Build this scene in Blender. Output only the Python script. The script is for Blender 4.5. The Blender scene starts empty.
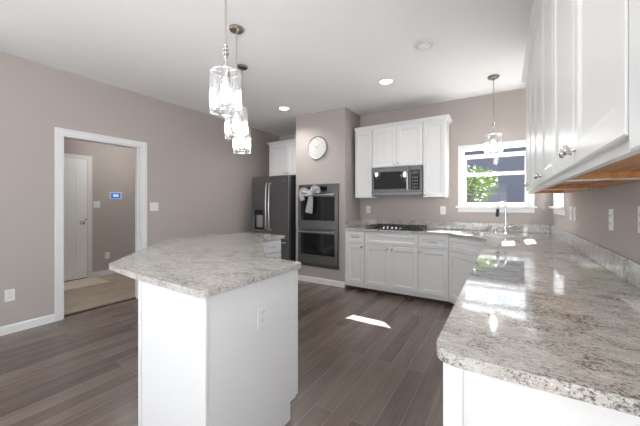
import bpy, bmesh, math, random
from mathutils import Vector, Matrix
from math import pi, sin, cos, radians
random.seed(7)
C = bpy.context.scene.collection
S = bpy.context.scene

# ------------------------------------------------------------------ camera, light, exposure
H = 1.272
cd = bpy.data.cameras.new('camera'); cam = bpy.data.objects.new('camera', cd); C.objects.link(cam)
cd.sensor_fit = 'HORIZONTAL'; cd.sensor_width = 36.0; cd.lens = 36.0 * 295.3 / 640
cd.shift_y = -9.0 / 640; cd.clip_start = 0.02
cam.location = (0, 0, H); cam.rotation_euler = (radians(90), 0, radians(31.95))
S.camera = cam

S.view_settings.view_transform = 'Standard'
S.view_settings.look = 'None'
S.view_settings.gamma = 1.0
S.view_settings.use_curve_mapping = False
S.view_settings.exposure = 0.36

w = bpy.data.worlds.new('daylight'); S.world = w; w.use_nodes = True
nt = w.node_tree; bg = nt.nodes['Background']
bg.inputs[0].default_value = (0.80, 0.90, 1.0, 1); bg.inputs[1].default_value = 2.7

def light(name, kind, loc, energy, color=(1, 1, 1), rot=(0, 0, 0), **k):
    ld = bpy.data.lights.new(name, kind); ld.energy = energy; ld.color = color
    for a, v in k.items(): setattr(ld, a, v)
    o = bpy.data.objects.new(name, ld); C.objects.link(o); o.location = loc; o.rotation_euler = rot
    return o
sun = light('sun', 'SUN', (6, 8, 10), 75.0, (1.0, 0.975, 0.94), angle=radians(0.5))
sun.rotation_euler = Vector((0.60, 0.90, 1.0)).to_track_quat('Z', 'Y').to_euler()
# added fill lamps standing in for daylight at made-up windows, tilted to the ceiling
light('fill_rear', 'AREA', (-1.9, -8.45, 1.15), 95, (0.93, 0.975, 1.0), (radians(130), 0, 0), shape='RECTANGLE', size=4.0, size_y=2.1)
light('fill_right', 'AREA', (1.0, -1.45, 1.25), 75, (0.95, 0.98, 1.0), (radians(138), 0, radians(90)), shape='RECTANGLE', size=2.0, size_y=1.6)
light('fill_left', 'AREA', (-4.6, -1.1, 1.2), 50, (0.95, 0.98, 1.0), (radians(130), 0, radians(-90)), shape='RECTANGLE', size=1.3, size_y=1.5)

# ------------------------------------------------------------------ materials
def srgb(r, g, b):
    f = lambda c: c / 12.92 if c <= 0.04045 else ((c + 0.055) / 1.055) ** 2.4
    return (f(r / 255), f(g / 255), f(b / 255), 1)
def mat(name, col, rough=0.5, metal=0.0, spec=0.5, **k):
    m = bpy.data.materials.new(name); m.use_nodes = True
    b = m.node_tree.nodes['Principled BSDF']
    b.inputs['Base Color'].default_value = col if len(col) == 4 else (*col, 1)
    b.inputs['Roughness'].default_value = rough; b.inputs['Metallic'].default_value = metal
    b.inputs['Specular IOR Level'].default_value = spec
    for a, v in k.items(): b.inputs[a.replace('_', ' ')].default_value = v
    return m
def nodes(m): return m.node_tree.nodes, m.node_tree.links, m.node_tree.nodes['Principled BSDF']
def emis(name, col, st):
    m = mat(name, col, 0.4)
    b = m.node_tree.nodes['Principled BSDF']
    b.inputs['Emission Color'].default_value = (*col[:3], 1); b.inputs['Emission Strength'].default_value = st
    return m
def add_bump(m, scale, strength, dist=0.002, detail=4):
    n, l, b = nodes(m)
    tc = n.new('ShaderNodeTexCoord'); no = n.new('ShaderNodeTexNoise'); bu = n.new('ShaderNodeBump')
    no.inputs['Scale'].default_value = scale; no.inputs['Detail'].default_value = detail
    bu.inputs['Strength'].default_value = strength; bu.inputs['Distance'].default_value = dist
    l.new(tc.outputs['Object'], no.inputs['Vector']); l.new(no.outputs['Fac'], bu.inputs['Height']); l.new(bu.outputs['Normal'], b.inputs['Normal'])
    return m
def ramp(n, stops, interp='LINEAR'):
    r = n.new('ShaderNodeValToRGB'); r.color_ramp.interpolation = interp
    e = r.color_ramp.elements
    e[0].position, e[0].color = stops[0]; e[1].position, e[1].color = stops[1]
    for p, c in stops[2:]:
        x = e.new(p); x.color = c
    return r

M_wall = add_bump(mat('taupe_wall_paint', (0.440, 0.396, 0.375), 0.75, spec=0.25), 260, 0.08)
M_ceil = add_bump(mat('white_ceiling_paint', (0.84, 0.84, 0.845), 0.8, spec=0.2), 200, 0.08)
M_trim = mat('white_trim_paint', (0.76, 0.76, 0.76), 0.35)
M_cab = mat('white_cabinet_lacquer', (0.73, 0.73, 0.73), 0.36)
M_cabin = mat('cabinet_interior', (0.5, 0.5, 0.5), 0.5)
M_nickel = mat('brushed_nickel', (0.62, 0.60, 0.57), 0.25, 1.0)
M_chrome = mat('chrome', (0.78, 0.78, 0.80), 0.10, 1.0)
M_slate = mat('slate_appliance_metal', (0.17, 0.17, 0.172), 0.33, 0.85)
M_slate2 = mat('slate_appliance_trim', (0.11, 0.11, 0.11), 0.36, 0.8)
M_blackglass = mat('black_glass', (0.012, 0.012, 0.013), 0.04)
M_black = mat('black_enamel', (0.02, 0.02, 0.02), 0.35)
M_steel = mat('stainless_steel', (0.55, 0.55, 0.55), 0.28, 1.0)
M_rubber = mat('dark_gap', (0.03, 0.03, 0.03), 0.7)
M_plastic = mat('white_plastic', (0.75, 0.75, 0.745), 0.35)
M_plate_slot = mat('plate_slot', (0.25, 0.25, 0.25), 0.5)
M_towel = add_bump(mat('pale_grey_terry', (0.50, 0.49, 0.48), 0.95, spec=0.1), 300, 0.6, 0.004)
M_bulb = emis('lit_bulb', (1.0, 0.98, 0.95), 75)
M_can = emis('lit_downlight_lens', (1.0, 0.98, 0.95), 6)
M_bronze = mat('aged_nickel', (0.30, 0.26, 0.22), 0.3, 1.0)

def wood_mat(name, c1, c2, scale=(2, 30, 30), rough=0.4):
    m = mat(name, c1, rough); n, l, b = nodes(m)
    tc = n.new('ShaderNodeTexCoord'); mp = n.new('ShaderNodeMapping'); no = n.new('ShaderNodeTexNoise')
    mp.inputs['Scale'].default_value = scale; no.inputs['Scale'].default_value = 1.0; no.inputs['Detail'].default_value = 5
    r = ramp(n, [(0.3, c1), (0.7, c2)])
    l.new(tc.outputs['Object'], mp.inputs[0]); l.new(mp.outputs[0], no.inputs['Vector']); l.new(no.outputs['Fac'], r.inputs[0]); l.new(r.outputs[0], b.inputs['Base Color'])
    return m
M_birch = wood_mat('honey_birch_plywood', srgb(205, 152, 98), srgb(176, 116, 62))

def floor_mat():
    m = mat('dark_hardwood', (0.08, 0.06, 0.05), 0.25, spec=.9); n, l, b = nodes(m)
    tc = n.new('ShaderNodeTexCoord'); mp = n.new('ShaderNodeMapping')
    mp.inputs['Rotation'].default_value = (0, 0, radians(90))
    br = n.new('ShaderNodeTexBrick'); br.offset = 0.37; br.offset_frequency = 2; br.squash = 1.0
    br.inputs['Scale'].default_value = 1.0; br.inputs['Brick Width'].default_value = 1.15; br.inputs['Row Height'].default_value = 0.127
    br.inputs['Mortar Size'].default_value = 0.0016; br.inputs['Mortar Smooth'].default_value = 0.3; br.inputs['Bias'].default_value = 0.0
    br.inputs['Color1'].default_value = (0, 0, 0, 1); br.inputs['Color2'].default_value = (1, 1, 1, 1); br.inputs['Mortar'].default_value = (0.5, 0.5, 0.5, 1)
    l.new(tc.outputs['Object'], mp.inputs[0]); l.new(mp.outputs[0], br.inputs['Vector'])
    r = ramp(n, [(0.0, srgb(96, 83, 77)), (1.0, srgb(120, 106, 99))])
    l.new(br.outputs['Color'], r.inputs[0])
    mp2 = n.new('ShaderNodeMapping'); mp2.inputs['Scale'].default_value = (70, 2.2, 1)
    g = n.new('ShaderNodeTexNoise'); g.inputs['Scale'].default_value = 1.0; g.inputs['Detail'].default_value = 6; g.inputs['Roughness'].default_value = 0.65
    l.new(tc.outputs['Object'], mp2.inputs[0]); l.new(mp2.outputs[0], g.inputs['Vector'])
    g2 = n.new('ShaderNodeTexNoise'); g2.inputs['Scale'].default_value = 1.0; g2.inputs['Detail'].default_value = 3
    mp3 = n.new('ShaderNodeMapping'); mp3.inputs['Scale'].default_value = (9, 1.3, 1)
    l.new(tc.outputs['Object'], mp3.inputs[0]); l.new(mp3.outputs[0], g2.inputs['Vector'])
    ad = n.new('ShaderNodeMath'); ad.operation = 'ADD'; l.new(g.outputs['Fac'], ad.inputs[0]); l.new(g2.outputs['Fac'], ad.inputs[1])
    gr = ramp(n, [(0.32, (0.55, 0.52, 0.50, 1)), (0.78, (1.25, 1.22, 1.2, 1))])
    hv = n.new('ShaderNodeMath'); hv.operation = 'MULTIPLY'; hv.inputs[1].default_value = 0.55; l.new(ad.outputs[0], hv.inputs[0]); l.new(hv.outputs[0], gr.inputs[0])
    mx = n.new('ShaderNodeMix'); mx.data_type = 'RGBA'; mx.blend_type = 'MULTIPLY'; mx.inputs[0].default_value = 1.0
    l.new(r.outputs[0], mx.inputs[6]); l.new(gr.outputs[0], mx.inputs[7])
    mm = n.new('ShaderNodeMix'); mm.data_type = 'RGBA'; l.new(br.outputs['Fac'], mm.inputs[0]); l.new(mx.outputs[2], mm.inputs[6]); mm.inputs[7].default_value = srgb(140, 128, 121)
    l.new(mm.outputs[2], b.inputs['Base Color'])
    bu = n.new('ShaderNodeBump'); bu.inputs['Strength'].default_value = 0.25; bu.inputs['Distance'].default_value = 0.002
    sb = n.new('ShaderNodeMath'); sb.operation = 'SUBTRACT'; l.new(g2.outputs['Fac'], sb.inputs[0]); l.new(br.outputs['Fac'], sb.inputs[1])
    l.new(sb.outputs[0], bu.inputs['Height']); l.new(bu.outputs['Normal'], b.inputs['Normal'])
    return m
M_floor = floor_mat()

def granite_mat():
    m = mat('speckled_granite', (0.5, 0.48, 0.45), 0.045, spec=0.6); n, l, b = nodes(m)
    tc = n.new('ShaderNodeTexCoord')
    mp = n.new('ShaderNodeMapping'); mp.inputs['Rotation'].default_value = (0, 0, radians(-28)); mp.inputs['Scale'].default_value = (1.0, 1.7, 1.2)
    l.new(tc.outputs['Object'], mp.inputs[0])
    def noise(sc, det, ro=0.5, dist=0.0, vec=None):
        x = n.new('ShaderNodeTexNoise'); x.inputs['Scale'].default_value = sc; x.inputs['Detail'].default_value = det
        x.inputs['Roughness'].default_value = ro; x.inputs['Distortion'].default_value = dist
        l.new((vec or mp.outputs[0]), x.inputs['Vector']); return x
    cloud = noise(20, 7, 0.72, 0.5)
    base = ramp(n, [(0.30, srgb(166, 162, 157)), (0.50, srgb(188, 185, 180)), (0.70, srgb(206, 204, 200))])
    l.new(cloud.outputs['Fac'], base.inputs[0])
    region = noise(7, 4, 0.6, 0.6)
    cur = base.outputs[0]
    for sc_, det, ro, wgt, lo, hi, col in ((60, 5, 0.8, 0.34, 0.725, 0.785, srgb(108, 102, 99)), (115, 3, 0.8, 0.32, 0.735, 0.775, srgb(72, 66, 65)), (70, 2, 0.6, -0.35, 0.47, 0.53, srgb(222, 221, 218))):
        f_ = noise(sc_, det, ro, 0.3)
        q = n.new('ShaderNodeMath'); q.operation = 'MULTIPLY_ADD'; q.inputs[1].default_value = wgt
        l.new(region.outputs['Fac'], q.inputs[0]); l.new(f_.outputs['Fac'], q.inputs[2])
        rr_ = ramp(n, [(lo, (0, 0, 0, 1)), (hi, (0.85, 0.85, 0.85, 1))]); l.new(q.outputs[0], rr_.inputs[0])
        x_ = n.new('ShaderNodeMix'); x_.data_type = 'RGBA'; l.new(rr_.outputs[0], x_.inputs[0]); l.new(cur, x_.inputs[6]); x_.inputs[7].default_value = col
        cur = x_.outputs[2]
    mx2 = x_
    l.new(mx2.outputs[2], b.inputs['Base Color'])
    return m
M_granite = granite_mat()

def tile_mat():
    m = mat('beige_floor_tile', (0.3, 0.25, 0.2), 0.35); n, l, b = nodes(m)
    tc = n.new('ShaderNodeTexCoord'); br = n.new('ShaderNodeTexBrick'); br.offset = 0.0
    br.inputs['Scale'].default_value = 1.0; br.inputs['Brick Width'].default_value = 0.45; br.inputs['Row Height'].default_value = 0.45
    br.inputs['Mortar Size'].default_value = 0.004
    br.inputs['Color1'].default_value = srgb(190, 172, 155); br.inputs['Color2'].default_value = srgb(182, 165, 148); br.inputs['Mortar'].default_value = srgb(150, 134, 120)
    no = n.new('ShaderNodeTexNoise'); no.inputs['Scale'].default_value = 6; no.inputs['Detail'].default_value = 6
    r = ramp(n, [(0.3, (0.8, 0.8, 0.8, 1)), (0.7, (1.1, 1.1, 1.1, 1))])
    mx = n.new('ShaderNodeMix'); mx.data_type = 'RGBA'; mx.blend_type = 'MULTIPLY'; mx.inputs[0].default_value = 1.0
    l.new(tc.outputs['Object'], br.inputs['Vector']); l.new(tc.outputs['Object'], no.inputs['Vector']); l.new(no.outputs['Fac'], r.inputs[0])
    l.new(br.outputs['Color'], mx.inputs[6]); l.new(r.outputs[0], mx.inputs[7]); l.new(mx.outputs[2], b.inputs['Base Color'])
    return m
M_tile = tile_mat()

def crystal_mat():
    m = bpy.data.materials.new('cut_crystal'); m.use_nodes = True; n = m.node_tree.nodes; l = m.node_tree.links
    n.remove(n['Principled BSDF']); out = n['Material Output']
    tr = n.new('ShaderNodeBsdfTransparent'); gl = n.new('ShaderNodeBsdfGlossy'); gl.inputs['Roughness'].default_value = 0.06
    tl = n.new('ShaderNodeBsdfTranslucent'); tl.inputs['Color'].default_value = (0.95, 0.96, 1, 1)
    a = n.new('ShaderNodeMixShader'); a.inputs[0].default_value = 0.07; l.new(gl.outputs[0], a.inputs[1]); l.new(tl.outputs[0], a.inputs[2])
    lw = n.new('ShaderNodeLayerWeight'); lw.inputs['Blend'].default_value = 0.45
    mr = n.new('ShaderNodeMapRange'); mr.inputs['To Min'].default_value = 0.10; mr.inputs['To Max'].default_value = 0.80
    l.new(lw.outputs['Facing'], mr.inputs[0])
    f = n.new('ShaderNodeMixShader'); l.new(mr.outputs[0], f.inputs[0]); l.new(tr.outputs[0], f.inputs[1]); l.new(a.outputs[0], f.inputs[2])
    l.new(f.outputs[0], out.inputs[0]); return m
M_crystal = crystal_mat()
def pane_mat():
    m = bpy.data.materials.new('window_glass'); m.use_nodes = True; n = m.node_tree.nodes; l = m.node_tree.links
    n.remove(n['Principled BSDF']); out = n['Material Output']
    tr = n.new('ShaderNodeBsdfTransparent'); gl = n.new('ShaderNodeBsdfGlossy'); gl.inputs['Roughness'].default_value = 0.0
    lw = n.new('ShaderNodeLayerWeight'); lw.inputs['Blend'].default_value = 0.25
    mr = n.new('ShaderNodeMapRange'); mr.inputs['To Min'].default_value = 0.008; mr.inputs['To Max'].default_value = 0.4
    l.new(lw.outputs['Facing'], mr.inputs[0])
    f = n.new('ShaderNodeMixShader'); l.new(mr.outputs[0], f.inputs[0]); l.new(tr.outputs[0], f.inputs[1]); l.new(gl.outputs[0], f.inputs[2])
    l.new(f.outputs[0], out.inputs[0]); return m
M_pane = pane_mat()
def siding_mat():
    m = mat('blue_grey_siding', srgb(66, 68, 80), 0.7); n, l, b = nodes(m)
    tc = n.new('ShaderNodeTexCoord'); sp = n.new('ShaderNodeSeparateXYZ'); ml = n.new('ShaderNodeMath'); ml.operation = 'MULTIPLY'; ml.inputs[1].default_value = 5.0
    fc = n.new('ShaderNodeMath'); fc.operation = 'FRACT'; bu = n.new('ShaderNodeBump'); bu.inputs['Distance'].default_value = 0.02; bu.inputs['Strength'].default_value = 0.6
    l.new(tc.outputs['Object'], sp.inputs[0]); l.new(sp.outputs['Z'], ml.inputs[0]); l.new(ml.outputs[0], fc.inputs[0]); l.new(fc.outputs[0], bu.inputs['Height']); l.new(bu.outputs['Normal'], b.inputs['Normal'])
    return m
M_siding = siding_mat()
M_roof = mat('grey_shingle', srgb(120, 118, 118), 0.9)
M_ground = add_bump(mat('neutral_ground', (0.20, 0.20, 0.205), 0.9), 30, 0.8, 0.05)  # neutral in place of lawn green, so bounce light stays uncoloured
M_leaf = mat('leaf_green', srgb(76, 98, 36), 0.6)
M_leaf2 = mat('leaf_dark', srgb(50, 72, 30), 0.6)
M_bark = mat('bark', srgb(96, 80, 66), 0.9)

# ------------------------------------------------------------------ mesh helpers
class MB:
    def __init__(s): s.b = bmesh.new()
    def box(s, x0, y0, z0, x1, y1, z1, mtx=None):
        v = [s.b.verts.new(p) for p in ((x0, y0, z0), (x1, y0, z0), (x1, y1, z0), (x0, y1, z0), (x0, y0, z1), (x1, y0, z1), (x1, y1, z1), (x0, y1, z1))]
        for f in ((3, 2, 1, 0), (4, 5, 6, 7), (0, 1, 5, 4), (1, 2, 6, 5), (2, 3, 7, 6), (3, 0, 4, 7)): s.b.faces.new([v[i] for i in f])
        if mtx is not None:
            for q in v: q.co = mtx @ q.co
        return s
    def lathe(s, prof, seg=24, c=(0, 0, 0), mtx=None):
        """prof [(r, z)] turned about z; ends are closed"""
        rings = []
        for r, z in prof:
            rings.append([s.b.verts.new((r * cos(2 * pi * i / seg), r * sin(2 * pi * i / seg), z)) for i in range(seg)])
        for a, b in zip(rings, rings[1:]):
            for i in range(seg): s.b.faces.new((a[i], a[(i + 1) % seg], b[(i + 1) % seg], b[i]))
        s.b.faces.new(rings[0][::-1]); s.b.faces.new(rings[-1])
        m = Matrix.Translation(Vector(c)) @ (mtx if mtx is not None else Matrix())
        for R in rings:
            for q in R: q.co = m @ q.co
        return s
    def tube(s, pts, r, seg=12, closed=False):
        pts = [Vector(p) for p in pts]; n = len(pts); rings = []
        rr = r if isinstance(r, (list, tuple)) else [r] * n
        up = None
        for i, p in enumerate(pts):
            if closed: t = (pts[(i + 1) % n] - pts[i - 1]).normalized()
            else: t = ((pts[min(i + 1, n - 1)] - pts[max(i - 1, 0)])).normalized()
            if up is None:
                up = Vector((0, 0, 1)) if abs(t.z) < 0.9 else Vector((1, 0, 0))
            a = t.cross(up).normalized(); up = a.cross(t).normalized()
            rings.append([s.b.verts.new(p + (a * cos(2 * pi * k / seg) + up * sin(2 * pi * k / seg)) * rr[i]) for k in range(seg)])
        pr = list(zip(rings, rings[1:])) + ([(rings[-1], rings[0])] if closed else [])
        for a, b in pr:
            for k in range(seg): s.b.faces.new((a[k], b[k], b[(k + 1) % seg], a[(k + 1) % seg]))
        if not closed: s.b.faces.new(rings[0]); s.b.faces.new(rings[-1][::-1])
        return s
    def slab(s, outer, z0, z1, holes=()):
        edges = []; loops = []
        for lp in [outer] + list(holes):
            vs = [s.b.verts.new((x, y, z0)) for x, y in lp]; loops.append(vs)
            for i in range(len(vs)): edges.append(s.b.edges.new((vs[i], vs[(i + 1) % len(vs)])))
        g = bmesh.ops.triangle_fill(s.b, edges=edges, use_beauty=True)
        faces = [f for f in g['geom'] if isinstance(f, bmesh.types.BMFace)]
        e = bmesh.ops.extrude_face_region(s.b, geom=faces)
        for q in e['geom']:
            if isinstance(q, bmesh.types.BMVert): q.co.z = z1
        return s
    def sweep(s, prof, path, closed=False):
        """prof [(out, z)] swept along a plan path; out is to the right of travel; mitred"""
        n = len(path); P = [Vector((*p, 0)) for p in path]; rings = []
        for i in range(n):
            ds = []
            if i > 0: ds.append((P[i] - P[i - 1]).normalized())
            if i < n - 1: ds.append((P[i + 1] - P[i]).normalized())
            ns = [Vector((d.y, -d.x, 0)) for d in ds]
            nn = sum(ns, Vector()).normalized(); k = 1 / max(0.2, nn.dot(ns[0]))
            rings.append([s.b.verts.new((P[i].x + nn.x * o * k, P[i].y + nn.y * o * k, z)) for o, z in prof])
        m = len(prof)
        for a, b in zip(rings, rings[1:]):
            for k in range(m): s.b.faces.new((a[k], a[(k + 1) % m], b[(k + 1) % m], b[k]))
        s.b.faces.new(rings[0]); s.b.faces.new(rings[-1][::-1])
        return s
    def holed(s, axis, p0, p1, u0, u1, z0, z1, holes=()):
        """wall slab between planes p0..p1 on axis ('X' or 'Y'), with rectangular holes (u0,u1,z0,z1)"""
        us = sorted({u0, u1, *[h[0] for h in holes], *[h[1] for h in holes]}); zs = sorted({z0, z1, *[h[2] for h in holes], *[h[3] for h in holes]})
        def solid(i, j):
            if i < 0 or j < 0 or i >= len(us) - 1 or j >= len(zs) - 1: return False
            a, b = (us[i] + us[i + 1]) / 2, (zs[j] + zs[j + 1]) / 2
            return not any(h[0] < a < h[1] and h[2] < b < h[3] for h in holes)
        cache = {}
        def v(p, u, z):
            k = (p, u, z)
            if k not in cache: cache[k] = s.b.verts.new((p, u, z) if axis == 'X' else (u, p, z))
            return cache[k]
        for i in range(len(us) - 1):
            for j in range(len(zs) - 1):
                if not solid(i, j): continue
                a, b, c, d = us[i], us[i + 1], zs[j], zs[j + 1]
                for p in (p0, p1): s.b.faces.new((v(p, a, c), v(p, b, c), v(p, b, d), v(p, a, d)))
                if not solid(i - 1, j): s.b.faces.new((v(p0, a, c), v(p1, a, c), v(p1, a, d), v(p0, a, d)))
                if not solid(i + 1, j): s.b.faces.new((v(p0, b, c), v(p1, b, c), v(p1, b, d), v(p0, b, d)))
                if not solid(i, j - 1): s.b.faces.new((v(p0, a, c), v(p1, a, c), v(p1, b, c), v(p0, b, c)))
                if not solid(i, j + 1): s.b.faces.new((v(p0, a, d), v(p1, a, d), v(p1, b, d), v(p0, b, d)))
        return s
    def build(s, name, m, parent=None, bevel=0, seg=2, smooth=False, label=None, angle=35):
        bmesh.ops.recalc_face_normals(s.b, faces=s.b.faces)
        me = bpy.data.meshes.new(name); s.b.to_mesh(me); s.b.free()
        o = bpy.data.objects.new(name, me); C.objects.link(o); me.materials.append(m)
        if parent: o.parent = parent
        if bevel:
            d = o.modifiers.new('bevel', 'BEVEL'); d.width = bevel; d.segments = seg; d.limit_method = 'ANGLE'; d.angle_limit = radians(angle)
        if smooth:
            for p in me.polygons: p.use_smooth = True
            d = o.modifiers.new('split', 'EDGE_SPLIT'); d.split_angle = radians(38)
        if label: o['label'] = label
        return o
def thing(name, label, cat, loc=(0, 0, 0), rz=0, group=None):
    o = bpy.data.objects.new(name, None); C.objects.link(o); o.empty_display_size = 0.1
    o.location = loc; o.rotation_euler = (0, 0, rz); o['label'] = label; o['category'] = cat
    if group: o['group'] = group
    return o
def tag(o, label, cat, group=None):
    o['label'] = label; o['category'] = cat
    if group: o['group'] = group
    return o
def struct(o, label=None):
    o['kind'] = 'structure'
    if label: o['label'] = label
    return o
def copy_tree(o, parent=None):
    c = o.copy(); C.objects.link(c); c.parent = parent
    for ch in list(o.children): copy_tree(ch, c)
    return c
def round_poly(pts, rad, seg=6):
    out = []; n = len(pts)
    for i, p in enumerate(pts):
        r = rad[i] if isinstance(rad, (list, tuple)) else rad
        p = Vector(p); a = (Vector(pts[i - 1]) - p); b = (Vector(pts[(i + 1) % n]) - p)
        if r <= 0: out.append(tuple(p)); continue
        ang = a.angle(b); t = min(r / math.tan(ang / 2), a.length * 0.48, b.length * 0.48); r2 = t * math.tan(ang / 2)
        a.normalize(); b.normalize(); c = p + (a + b).normalized() * (r2 / sin(ang / 2))
        s0 = p + a * t - c; s1 = p + b * t - c
        tot = math.atan2(s0.x * s1.y - s0.y * s1.x, s0.dot(s1))
        for k in range(seg + 1):
            q = tot * k / seg
            out.append((c.x + s0.x * cos(q) - s0.y * sin(q), c.y + s0.x * sin(q) + s0.y * cos(q)))
    return out

# ------------------------------------------------------------------ the setting
XL, XR, YB, CZ = -4.13, 0.50, 4.551, 2.745
YN = 4.96       # wall behind the fridge
BX0, BX1, BY = -2.98, -2.05, 4.008      # oven partition
YR = -8.0
HX = -6.10      # far wall of the hall
struct(MB().box(-4.26, YR - .15, -0.12, XR + .15, YN + .12, 0).build('floor', M_floor))
struct(MB().box(XL, YR, 0, XR, -1.3, .012).build('floor_bounce', add_bump(mat('bounce_carpet', (0.45, 0.45, 0.44), 0.95, spec=.1), 300, .7)))  # unseen carpet, added to bounce sunlight up to the ceiling
struct(MB().box(HX - .1, 0.2, -0.12, -4.26, 4.2, 0).build('floor_hall', M_tile))
struct(MB().box(HX - .1, YR - .15, CZ, XR + .15, YN + .12, CZ + .12).build('ceiling', M_ceil))
DY0, DY1, DZ = 1.255, 2.095, 2.04       # cased opening in the left wall
struct(MB().holed('X', XL - .13, XL, YR, YN + .12, 0, CZ, [(DY0, DY1, 0, DZ), (-1.8, -0.4, 0.4, 2.1)]).build('wall_left', M_wall))
W1 = (-0.50, 0.272, 1.245, 2.035)        # sink window opening
W2 = (3.68, 4.30, 1.245, 2.035)          # side window opening
struct(MB().holed('Y', YB, YB + .15, BX1, XR + .15, 0, CZ, [W1]).build('wall_back', M_wall))
struct(MB().holed('X', XR, XR + .15, YR, YB, 0, CZ, [W2, (-2.6, -0.3, 0.3, 2.15)]).build('wall_right', M_wall))
struct(MB().box(XL, YN, 0, BX0, YN + .12, CZ).build('wall_niche', M_wall))
# the partition that houses the ovens, with a real cut-out for them
OX0, OX1, OZ0, OZ1 = -2.905, -2.150, 0.262, 1.590
pm = MB().holed('Y', BY, BY + .10, BX0, BX1, 0, CZ, [(OX0 + .02, OX1 - .02, OZ0 + .02, OZ1 - .02)])
pm.box(BX0, BY + .10, 0, BX0 + .06, YN, CZ).box(BX1 - .06, BY + .10, 0, BX1, YN, CZ)
struct(pm.build('wall_partition', M_wall))
struct(MB().holed('Y', YR - .15, YR, XL - .13, XR + .15, 0, CZ, [(-3.95, 0.2, 0.05, 2.35)]).build('wall_rear', M_wall))
# hall beyond the opening
HD0, HD1 = 1.42, 2.20
struct(MB().holed('X', HX - .1, HX, 0.2, 4.2, 0, CZ, [(HD0, HD1, 0, 2.035)]).build('wall_hall', M_wall))
struct(MB().box(HX, 0.1, 0, -4.26, 0.2, CZ).box(HX, 4.2, 0, -4.26, 4.3, CZ).build('wall_hall_end', M_wall))

bb = [(0, 0), (0.014, 0), (0.014, 0.07), (0.008, 0.084), (0, 0.086)]
def baseboard(name, path): return struct(MB().sweep(bb, path).build(name, M_trim))
baseboard('baseboard_left', [(XL, YR), (XL, DY0 - .066)])
baseboard('baseboard_left_far', [(XL, DY1 + .066), (XL, YN), (BX0, YN)])
baseboard('baseboard_partition', [(BX0, YN - .2), (BX0, BY), (BX1, BY)])
baseboard('baseboard_hall', [(HX, HD1 + .066), (HX, 4.2)])

# cased opening
def casing(m, axis, p, d, u0, u1, z1, w=0.064, z0=0):
    """flat casing with a raised back band around an opening"""
    for a, b, c, e, t in ((u0 - w + .018, u0, z0, z1, .012), (u1, u1 + w - .018, z0, z1, .012), (u0 - w + .018, u1 + w - .018, z1, z1 + w - .018, .012),
                          (u0 - w, u0 - w + .018, z0, z1 + w - .018, .02), (u1 + w - .018, u1 + w, z0, z1 + w - .018, .02), (u0 - w, u1 + w, z1 + w - .018, z1 + w, .02)):
        q = sorted((p, p + d * t))
        if axis == 'X': m.box(q[0], a, c, q[1], b, e)
        else: m.box(a, q[0], c, b, q[1], e)
    return m
struct(casing(MB(), 'X', XL, 1, DY0, DY1, DZ).build('trim_1', M_trim, bevel=.002))
struct(MB().box(XL - .13, DY0, 0, XL, DY0 + .018, DZ).box(XL - .13, DY1 - .018, 0, XL, DY1, DZ).box(XL - .13, DY0 + .018, DZ - .018, XL, DY1 - .018, DZ)
       .box(XL - .08, DY1 - .03, 0, XL - .045, DY1 - .018, DZ - .018).box(XL - .08, DY0 + .018, 0, XL - .045, DY0 + .03, DZ - .018).build('trim_2', M_trim, bevel=.001))
struct(MB().box(XL - .135, DY0 + .018, 0, XL - .075, DY1 - .018, .008).build('trim_3', mat('dark_threshold', srgb(60, 48, 44), .4), bevel=.003))
struct(casing(MB(), 'X', HX, 1, HD0, HD1, 2.035).build('trim_4', M_trim, bevel=.002))
M_door = mat('pale_grey_white_door_paint', (0.87, 0.88, 0.89), 0.4)

# ---- panelled door / drawer mesh, front facing -y, spans x 0..w z 0..h, back at y=0, front at y=-t
def panel_mesh(w, h, t=0.02, rail=0.06, depth=0.007, slope=0.006, flat=False, bead=False):
    m = MB(); b = m.b
    def ring(i, y): return [b.verts.new(p) for p in ((i, y, i), (w - i, y, i), (w - i, y, h - i), (i, y, h - i))]
    if flat: rs = [ring(0, 0), ring(0, -t + .003), ring(.003, -t)]
    else:
        rs = [ring(0, 0), ring(0, -t + .003), ring(.003, -t), ring(rail, -t)]
        if bead: rs += [ring(rail + .004, -t + .004), ring(rail + .009, -t + .004)]
        rs += [ring(rail + .009 + slope, -t + depth)]
    for p, q in zip(rs, rs[1:]):
        for k in range(4): b.faces.new((p[k], p[(k + 1) % 4], q[(k + 1) % 4], q[k]))
    b.faces.new(rs[0][::-1]); b.faces.new(rs[-1])
    return m
def add_knob(parent, x, z, y=-.02, m=None, s=1.0):
    mt = Matrix.Rotation(radians(90), 4, 'X')
    k = MB().lathe([(.008 * s, 0), (.006 * s, .004), (.005 * s, .012), (.0135 * s, .018), (.0155 * s, .023), (.0125 * s, .028), (.004 * s, .030)], 16, mtx=mt)
    o = k.build('knob', m or M_nickel, parent, smooth=True); o.location = (x, y, z); return o
def add_pull(parent, x, z, L=.10, y=-.02, m=None):
    k = MB().tube([(-L / 2, 0, 0), (-L / 2, -.012, 0), (-L / 2 + .012, -.024, 0), (0, -.028, 0), (L / 2 - .012, -.024, 0), (L / 2, -.012, 0), (L / 2, 0, 0)], .0045, 8)
    o = k.build('pull_handle', m or M_nickel, parent, smooth=True); o.location = (x, y, z); return o
def add_front(parent, kind, x0, z0, x1, z1, knob=None, pull=False, rail=.055):
    o = panel_mesh(x1 - x0, z1 - z0, rail=min(rail, (z1 - z0) * .27)).build(kind, M_cab, parent); o.location = (x0, 0, z0)
    if knob: add_knob(o, knob[0] - x0, knob[1] - z0)
    if pull: add_pull(o, (x1 - x0) / 2, (z1 - z0) / 2)
    return o

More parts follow.
